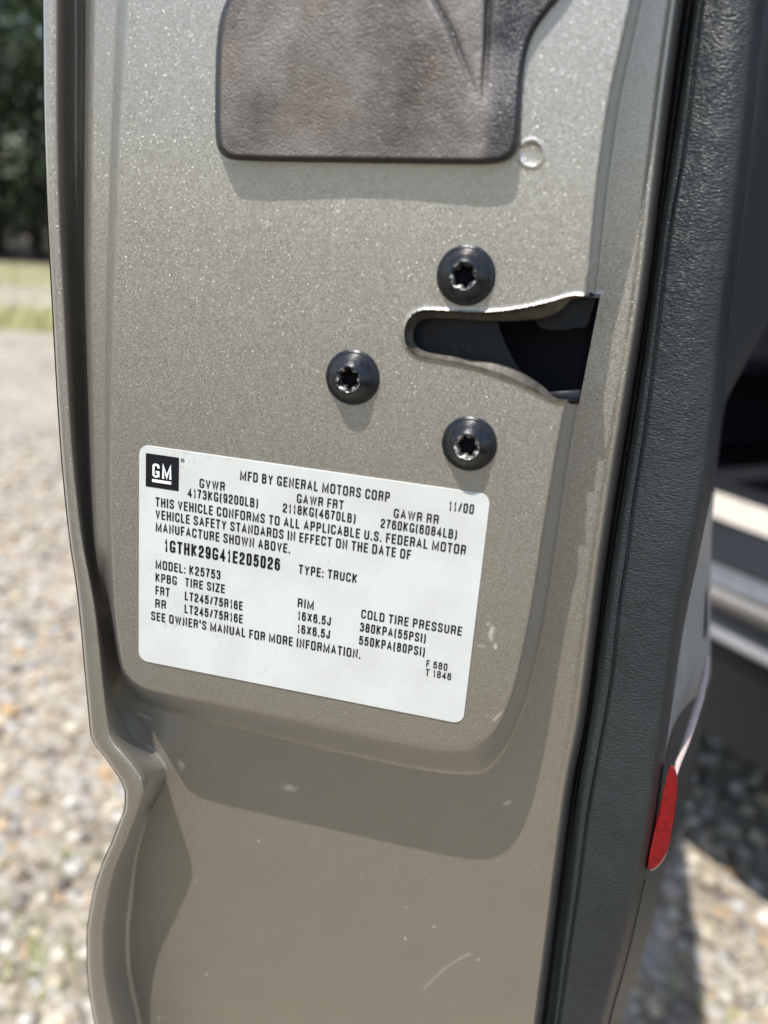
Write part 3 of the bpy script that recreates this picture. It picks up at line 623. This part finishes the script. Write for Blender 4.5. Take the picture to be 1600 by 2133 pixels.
# maker's square emblem
A_ = pv(304, 943.5, -.0004); B_ = pv(372, 1023, -.0004)
sq = mesh_obj('emblem_square', [(A_.x, -.00042, A_.z), (B_.x, -.00042, A_.z), (B_.x, -.00042, B_.z), (A_.x, -.00042, B_.z)], [(0, 3, 2, 1)], M['ink'], smooth=False); attach(sq, labo)
g1 = pv(318, 990.5, -.0004); g2 = pv(357, 993, -.0004); sw = B_.x-A_.x
ev, ef = place_text('GM', A_.x+sw*.21, A_.x+sw*.78, A_.z-sw*.66, sw*.40, -.0005, .082, .22)
ub = A_.z-sw*.80; o_ = len(ev); ev += [(A_.x+sw*.20, -.0005, ub+sw*.085), (A_.x+sw*.78, -.0005, ub+sw*.085), (A_.x+sw*.78, -.0005, ub), (A_.x+sw*.20, -.0005, ub)]; ef = ef+[(o_, o_+3, o_+2, o_+1)]
em = mesh_obj('emblem_letters', ev, ef, M['white'], smooth=False); attach(em, labo)
rx, rz, rr0 = B_.x+.0011, A_.z-.0006, .00058
ring_v = []; ring_f = []
for k in range(20):
    t = 2*math.pi*k/20; ring_v += [(rx+rr0*math.cos(t), -.00042, rz+rr0*math.sin(t)), (rx+rr0*.72*math.cos(t), -.00042, rz+rr0*.72*math.sin(t))]
for k in range(20): j = (k+1) % 20; ring_f.append((2*k, 2*k+1, 2*j+1, 2*j))
tv, tf = place_text('R', rx-.00026, rx+.0003, rz-.0003, .0006, -.00042); o_ = len(ring_v); ring_v += tv; ring_f += [tuple(i+o_ for i in q_) for q_ in tf]
rg = mesh_obj('registered_mark', ring_v, ring_f, M['ink'], smooth=False); attach(rg, labo)
# --- bolts
def lathe(profile, seg=64, hs=1.0):
    Vv = []; F = []
    for r, h in profile:
        for k in range(seg): t = 2*math.pi*k/seg; Vv.append((r*math.cos(t), -h*hs, r*math.sin(t)))
    for i in range(len(profile)-1):
        for k in range(seg): j = (k+1) % seg; F.append((i*seg+k, (i+1)*seg+k, (i+1)*seg+j, i*seg+j))
    return Vv, F
def make_bolt(cx, cy, dia, lbl, worn, rot):
    c = pv(cx, cy, 0); e = pv(cx+dia/2, cy, 0); R = abs(e.x-c.x)
    dsh = float(depth_at(np.array([cx*1.0]), np.array([cy*1.0]))[0])
    prof = [(R*.98, -.0006), (R, .0001), (R*1.0, .0007), (R*.975, .0011), (R*.93, .0012), (R*.90, .0011), (R*.86, .0016), (R*.80, .0026), (R*.72, .0035), (R*.64, .0043), (R*.58, .0048), (R*.54, .0051)]
    Vv, F = lathe(prof, 64, .84)
    b = mesh_obj('latch_bolt', Vv, F, M['bolt']); b.location = (c.x, dsh-.0001, c.z)
    b.parent = truck; b.matrix_parent_inverse = Matrix.Translation(-Vector(truck.location)); b['label'] = lbl
    # star drive: rim -> six lobed recess
    seg = 144; Vv = []; F = []
    def star(t, r0, amp): return r0*(1+amp*math.cos(6*t))
    lay = [(lambda t: R*.54, .0051), (lambda t: R*.52, .0055), (lambda t: max(R*.47, star(t, R*.40, .13)+R*.012), .00565), (lambda t: star(t, R*.40, .13), .0055), (lambda t: star(t, R*.37, .15), .0047), (lambda t: star(t, R*.35, .16), .0015), (lambda t: R*.12, .0008), (lambda t: R*.001, .0006)]
    for fr, h in lay:
        for k in range(seg): t = 2*math.pi*k/seg; r = fr(t+rot); Vv.append((r*math.cos(t), -h*.84, r*math.sin(t)))
    mi = []
    for i in range(len(lay)-1):
        for k in range(seg): j = (k+1) % seg; F.append((i*seg+k, (i+1)*seg+k, (i+1)*seg+j, i*seg+j)); mi.append(1 if (i in (2, 3) or (i == 4)) and worn else (2 if i >= 5 else 0))
    s = mesh_obj('star_recess', Vv, F, [M['bolt'], M['boltedge'+str(worn)], M['void']]); s.parent = b
    s.data.polygons.foreach_set('material_index', mi)
    # washer skirt
    Vv, F = lathe([(R*1.03, -.0005), (R*1.035, .0), (R*1.03, .0004), (R*.99, .0005)]); ws = mesh_obj('washer', Vv, F, M['bolt']); ws.parent = b
def edge_mat(name, amount):
    m, n, l, b = newmat(name); tc = N(n, 'ShaderNodeTexCoord'); nz = N(n, 'ShaderNodeTexNoise'); nz.inputs['Scale'].default_value = 900; l.new(tc.outputs['Object'], nz.inputs['Vector'])
    r = ramp(n, [(.5-amount, (.03, .034, .04)), (.62-amount*.5, (.55, .52, .45))]); l.new(nz.outputs['Fac'], r.inputs['Fac']); l.new(r.outputs[0], b.inputs['Base Color'])
    b.inputs['Metallic'].default_value = .55; b.inputs['Roughness'].default_value = .33
    bp = N(n, 'ShaderNodeBump'); bp.inputs['Strength'].default_value = .6; bp.inputs['Distance'].default_value = .0004; l.new(nz.outputs['Fac'], bp.inputs['Height']); l.new(bp.outputs[0], b.inputs['Normal'])
    return m
M['boltedge1'] = edge_mat('slightly_worn_recess', .02); M['boltedge2'] = edge_mat('chipped_recess', .10)
make_bolt(971, 574, 120, 'black star-drive bolt above the latch slot', 1, .2)
make_bolt(735, 786, 109, 'black star-drive bolt left of the latch slot', 1, .45)
make_bolt(978, 924, 113, 'black star-drive bolt below the slot, its recess chipped to bare metal', 2, .1)
# --- moulded latch cover at the top
cov = [(620, -900), (560, -300), (505, -90), (470, 0), (455, 45), (449, 110), (447, 220), (448, 285), (453, 312), (470, 330), (500, 336), (760, 340), (980, 343), (1035, 342), (1066, 330), (1082, 304), (1087, 220), (1090, 150), (1104, 85), (1130, 40), (1165, 0), (1215, -70), (1260, -200), (1270, -400), (1300, -900)]
cs = smooth_poly(cov, 2)
TH = .0046
g_y = np.concatenate([np.arange(-500, -40, 20), np.arange(-40, 352, 2.2)])
def edges_at(y):
    P = cs; xs_ = []
    for i in range(len(P)):
        a_ = P[i]; b_ = P[(i+1) % len(P)]
        if (a_[1] > y) != (b_[1] > y): xs_.append(a_[0]+(b_[0]-a_[0])*(y-a_[1])/(b_[1]-a_[1]))
    return (min(xs_), max(xs_)) if len(xs_) > 1 else None
rowsC = []
for y in g_y:
    e = edges_at(y)
    if e is None: continue
    k = np.linspace(0, 1, 260); k = .5-.5*np.cos(k*math.pi); k = .6*k+.4*np.linspace(0, 1, 260); rowsC.append((y, e[0]+(e[1]-e[0])*k))
ylast = cs[:, 1].max()-.15; e = edges_at(ylast); rowsC.append((ylast, np.linspace(e[0], e[1], 260)))
CY = np.array([[y]*260 for y, _ in rowsC]); CX = np.array([x for _, x in rowsC])
dd = -sdf(CX, CY, cs)
t = np.clip(dd/15, 0, 1); prof = (1-(1-t)**2.4)
Hh = TH*prof
# folds pressed into the cover: a curved crease and a step meeting low down
cr1 = curve([(-500, 760), (-100, 870), (0, 906), (60, 938), (110, 958), (180, 984), (230, 996)])
ln1 = curve([(-500, 1030), (0, 1011), (100, 1008), (200, 1002), (240, 1000)])
fade = sm((245-CY)/170)
Hh = Hh-.0013*np.exp(-((CX-cr1(CY))/8)**2)*fade*prof
Hh = Hh-.0020*sm((CX-ln1(CY)+3)/9)*fade*prof*(1-.35*sm((CX-1030)/60))-.0008*sm((CX-cr1(CY))/14)*fade*prof
Hh = Hh-.0009*np.exp(-((CX-ln1(CY)-4)/6)**2)*fade*prof
Hh = Hh+.0003*np.sin(CX/90+CY/130)*prof
CPt = pix(CX, CY, .0002-Hh)
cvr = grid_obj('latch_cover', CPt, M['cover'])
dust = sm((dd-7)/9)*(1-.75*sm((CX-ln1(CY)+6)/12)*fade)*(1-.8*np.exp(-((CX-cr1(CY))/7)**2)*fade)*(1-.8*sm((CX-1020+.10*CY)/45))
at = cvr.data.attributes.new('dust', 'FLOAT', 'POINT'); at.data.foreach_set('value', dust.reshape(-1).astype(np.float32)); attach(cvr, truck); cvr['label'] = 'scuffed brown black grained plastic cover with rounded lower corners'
# --- interior trim running down the inner edge of the door
G1 = curve([(-900, 1595), (0, 1452), (300, 1408), (450, 1385), (600, 1366), (928, 1319), (1097, 1291), (1294, 1262), (1498, 1233), (1642, 1209), (1834, 1188), (1962, 1172), (2133, 1152), (3250, 1010)])
G2 = curve([(-900, 1610), (0, 1464), (333, 1422), (448, 1401), (900, 1343), (1055, 1319), (1167, 1305), (1266, 1290), (1406, 1275), (1546, 1252), (1690, 1226), (1850, 1205), (1978, 1186), (2133, 1164), (3250, 1020)])
G3 = curve([(-900, 1760), (0, 1596), (250, 1568), (425, 1550), (530, 1538), (661, 1520), (858, 1504), (940, 1494), (1026, 1482), (1181, 1450), (1322, 1421), (1490, 1397), (1594, 1383), (1700, 1368), (1834, 1343), (1994, 1306), (2133, 1268), (3250, 1030+60)])
G4 = curve([(-900, 2050), (0, 1830), (300, 1735), (500, 1665), (671, 1600), (760, 1552), (851, 1508), (940, 1497), (1026, 1488), (1120, 1481), (1250, 1479), (1390, 1479), (1450, 1473), (1500, 1462), (1560, 1455), (1640, 1438), (1740, 1411), (1830, 1382), (1995, 1338), (2080, 1308), (2133, 1292), (3250, 1150)])
rt = np.concatenate([np.arange(YT, -60, 40), np.arange(-60, 2200, 7), np.arange(2200, YB+1, 40)])
a0 = T0(rt)-2; a1 = G1(rt); a2 = G2(rt); a3 = np.maximum(G3(rt), a2+40)
cols_ = []; deps = []
def addc(x, d): cols_.append(x); deps.append(d+0*x)
for k in range(6): s = k/6; addc(a0+(a1-a0)*s, .031+.006*math.sin(math.pi*s))
for k in range(6): s = k/6; addc(a1+(a2-4-a1)*s, .0275-.0028*min(1, s*2.5)+.0004*math.sin(math.pi*s))
for k in range(5): s = k/5; addc(a2-4+8*s, .0247+.0016*math.sin(math.pi*s))
for k in range(40):
    s = k/39; addc(a2+4+(a3-a2-4)*s, .0245-.0028*math.sin(math.pi*s*.8)+.016*max(0, (s-.80)/.20)**2.4+.0015*s)
TXc = np.stack(cols_, 1); TD = np.stack(deps, 1); TY = np.repeat(rt[:, None], TXc.shape[1], 1)
P_t = pix(TXc, TY, TD)
last = P_t[:, -1]; ret = [last+np.array([-.0006*k*k, .01*k, 0]) for k in range(1, 5)]
P_t = np.concatenate([P_t, np.stack(ret, 1)], 1)
tr = grid_obj('interior_trim', P_t, M['trim']); attach(tr, truck); tr['label'] = 'black leather-grained plastic trim down the inner edge of the door'
# rubber lip in the gap between paint and trim
gl = pix(T0(rt)+3, rt, .029)
# door inner panel behind the trim
yp = np.arange(YT, YB+1, 15)
def panel_rows(yp, ua, ub, da, db, nseg=16, bulge=.02):
    out = []
    for k in range(nseg+1):
        s = k/nseg; x = ua(yp)+(ub(yp)-ua(yp))*s
        out.append(pix(x, yp, da+(db-da)*s**1.3-bulge*math.sin(math.pi*s)))
    return np.stack(out, 1)
g3i = lambda y: np.maximum(G3(y), G2(y)+40)-8
P_p = panel_rows(yp, g3i, G4, .055, .26)
endp = P_p[:, -1]; P_p = np.concatenate([P_p, np.stack([endp+[-.01*k, .06*k, 0] for k in (1, 2)]+[endp*[1, 0, 1]+[-.02, 1.40, 0]], 1)], 1)
dp = grid_obj('inner_panel', P_p, M['panel']); attach(dp, door)
yi = np.arange(1026, 1606, 6)
wI = sm((yi-1030)/120)*sm((1836-yi)/60)
out = []
for k in range(13):
    s = k/12; x0_ = G3(yi)-2; x1_ = x0_+(G4(yi)+1.0-x0_)*(1-sm((yi-1400)/210)); x = x1_+(x0_-x1_)*(1-s)
    out.append(pix(x, yi, .052+.19*s**1.3-.03*math.sin(math.pi*s)-.004))
ins = grid_obj('panel_insert', np.stack(out, 1), M['insert']); attach(ins, door); ins['label'] = 'lower insert of the door panel, lightened for reflected sky'
sl = poly_prism('pull_recess', chaikin_open([(1461, 1205), (1468, 1200), (1473, 1230), (1474, 1290), (1471, 1325), (1465, 1332), (1461, 1310), (1459, 1250), (1461, 1205)], 2)[:-1], .16, .20, M['rubber'], door)
rf = poly_prism('red_reflector', chaikin_open([(1399, 1592), (1407, 1600), (1412, 1625), (1411, 1660), (1405, 1705), (1396, 1757), (1384, 1790), (1366, 1811), (1350, 1816), (1349, 1800), (1355, 1765), (1368, 1705), (1383, 1640), (1392, 1605), (1398, 1592)], 2)[:-1], .034, .055, M['red'], truck, bev=.0012)
rf['label'] = 'red reflector lens on the inner side of the door'
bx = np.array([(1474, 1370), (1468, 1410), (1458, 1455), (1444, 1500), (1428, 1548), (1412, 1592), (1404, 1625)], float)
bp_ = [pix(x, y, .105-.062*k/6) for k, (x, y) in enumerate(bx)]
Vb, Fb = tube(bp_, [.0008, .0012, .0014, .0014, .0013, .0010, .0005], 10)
bd = mesh_obj('panel_highlight', Vb, Fb, plain('pinkish_highlight', (.46, .37, .34), .35)); attach(bd, door)  # pale pink tube drawn as the highlight along the panel edge
wy_ = np.arange(1835, 2480, 40.0); wp = pix(G3(wy_)+1.5, wy_, .040)
Vw, Fw = tube(wp, [.0003]+[.0006]*(len(wp)-2)+[.0003], 8)
wo = mesh_obj('trim_highlight', Vw, Fw, plain('trim_highlight_tone', (.10, .095, .085), .4)); attach(wo, door)  # thin paler tube painting the light caught by the trim edge
# door underside closing strip
b0 = pix(O(YB), YB, .003); b1 = pix(T0(YB), YB, .03)
mesh_obj('under_edge', [b0, b1, b1+[0, 1.1, 0], b0+[.04, 1.1, 0]], [(0, 1, 2, 3)], M['paint']); attach(bpy.data.objects['under_edge'], door)
# --- cab: extruded along the truck's side, 43 degrees round from the open door
th = math.radians(43); T = np.array([-math.sin(th), math.cos(th), 0]); OUT = np.array([-math.cos(th), -math.sin(th), 0]); H0 = np.array([.32, 1.55, 0])
def zhit(px, py, off):
    d = ray(px, py); t = ((H0-CP)@OUT+off)/(d@OUT); return float((CP+d*t)[2])
def extr(name, prof, s0, s1, mat, par, closed=True):
    """prof: (out, z) section; runs from s0 to s1 rearwards from the hinge"""
    n = len(prof); Vv = [tuple(H0+OUT*o+np.array([0, 0, z])-T*s) for s in (s0, s1) for o, z in prof]
    F = [(i, (i+1) % n, n+(i+1) % n, n+i) for i in range(n if closed else n-1)]
    if closed: F += [tuple(range(n))[::-1], tuple(range(n, 2*n))]
    o = mesh_obj(name, Vv, F, mat, smooth=False); attach(o, par)
    bv = o.modifiers.new('b', 'BEVEL'); bv.width = .006; bv.segments = 3; bv.limit_method = 'ANGLE'
    return o
S0, S1 = -1.0, 2.4
z1 = zhit(1540, 1200, -.05); z2 = zhit(1540, 1240, -.01); z3 = zhit(1540, 1322, 0); z4 = zhit(1540, 1362, -.01)
extr('rocker_panel', [(-.30, z2-.004), (-.012, z2-.004), (.002, z2-.010), (.004, z2-.022), (-.012, (z2+z3)/2), (-.040, z3+.010), (-.05, z3), (-.30, z3)], S0, S1, M['paint'], truck)['label'] = 'painted sill below the door opening'
extr('sill_plate', [(-.062, z1+.004), (-.05, z1+.004), (-.012, z2+.012), (-.008, z2-.002), (-.062, z2-.002)], S0, S1, M['chrome'], truck)
extr('lower_moulding', [(-.06, z3-.003), (-.045, z3-.003), (-.012, z4+.010), (-.012, z4+.003), (-.02, z4-.003), (-.06, z4-.003)], S0, S1, M['pale'], truck)
z0 = zhit(1540, 1108, -.16)
extr('door_seal', [(-.20, z0), (-.155, z0), (-.066, z1+.012), (-.064, z1-.04), (-.20, z1-.04)], S0, S1, M['rubber'], truck)
zc = zhit(1540, 1085, -.24)
extr('cab_floor', [(-1.6, zc-.02), (-.36, zc-.03), (-.36, zc-.06), (-1.6, zc-.06)], S0, S1, M['rubber'], truck)
ca = zhit(1540, 1042, -.34); cb = zhit(1540, 1102, -.205)
fl = extr('carpet_edge', [(-.345, ca), (-.335, ca+.002), (-.21, cb+.004), (-.205, cb-.004), (-.205, cb-.03), (-.345, cb-.03)], -.9, 1.55, M['cream'], truck)
fl['label'] = 'pale sunlit step edge inside the door opening'
z5 = zhit(1540, 1575, -.05)
extr('underbody', [(-1.7, z4-.01), (-.03, z4-.01), (-.05, z5), (-.25, z5-.04), (-1.7, z5-.04)], -1.9, 3.6, M['rubber'], truck)
def box_st(name, s0, s1, o0, o1, za, zb, mat, bev=.03):
    ob = extr(name, [(o0, za), (o1, za), (o1, zb), (o0, zb)], s0, s1, mat, truck); ob.modifiers[0].width = bev; return ob
box_st('seat', .35, .95, -.95, -.37, zc, zc+.38, M['seatcloth'], .06)
box_st('seat_back', .85, 1.1, -.95, -.33, zc+.3, zc+1.0, M['seatcloth'], .06)
box_st('cab_back_wall', 1.75, 1.8, -1.6, -.06, zc-.05, zc+1.25, M['panel'], .01)
box_st('cab_far_side', -1.0, 1.8, -1.66, -1.6, zc-.05, zc+1.25, M['panel'], .01)
box_st('dashboard', -.80, -.50, -1.6, -.14, zc+.25, zc+.75, M['seatcloth'], .05)
box_st('kick_panel', -.88, -.83, -1.6, -.03, zc-.03, zc+.9, M['seatcloth'], .01)
box_st('roof', -.2, 1.85, -1.6, -.08, zc+1.22, zc+1.27, M['paint'], .03)
box_st('door_pillar', 1.18, 1.32, -.14, -.0, zc-.02, zc+1.25, M['paint'], .02)
box_st('rear_side', 1.32, 1.8, -.07, .0, z3+.01, zc+1.25, M['paint'], .02)
box_st('cargo_bed', 1.9, 3.7, -1.66, .02, z4-.05, zc+.35, M['paint'], .03)
box_st('front_fender', -1.95, -.90, -1.66, .0, z4+.02, zc+.45, M['paint'], .08)
# wheel
def wheel(s, off):
    w_ = mesh_obj('wheel', *lathe([(.39, -.12), (.40, -.08), (.40, .08), (.385, .12), (.25, .125), (.22, .10), (.20, .04), (.05, .03), (.001, .03)], 48), M['rubber']); 
    p = H0-T*s+OUT*off; w_.location = (p[0], p[1], GZ+.40); w_.rotation_euler = (0, 0, math.atan2(OUT[0], -OUT[1])*1.0)
    w_.parent = truck; w_.matrix_parent_inverse = Matrix.Translation(-Vector(truck.location))
    rim = mesh_obj('rim', *lathe([(.23, .10), (.215, .09), (.19, .03), (.08, .05), (.05, .07), (.001, .07)], 48), M['chrome']); rim.parent = w_
wheel(-1.35, -.13); wheel(2.85, -.13)
print('truck built')
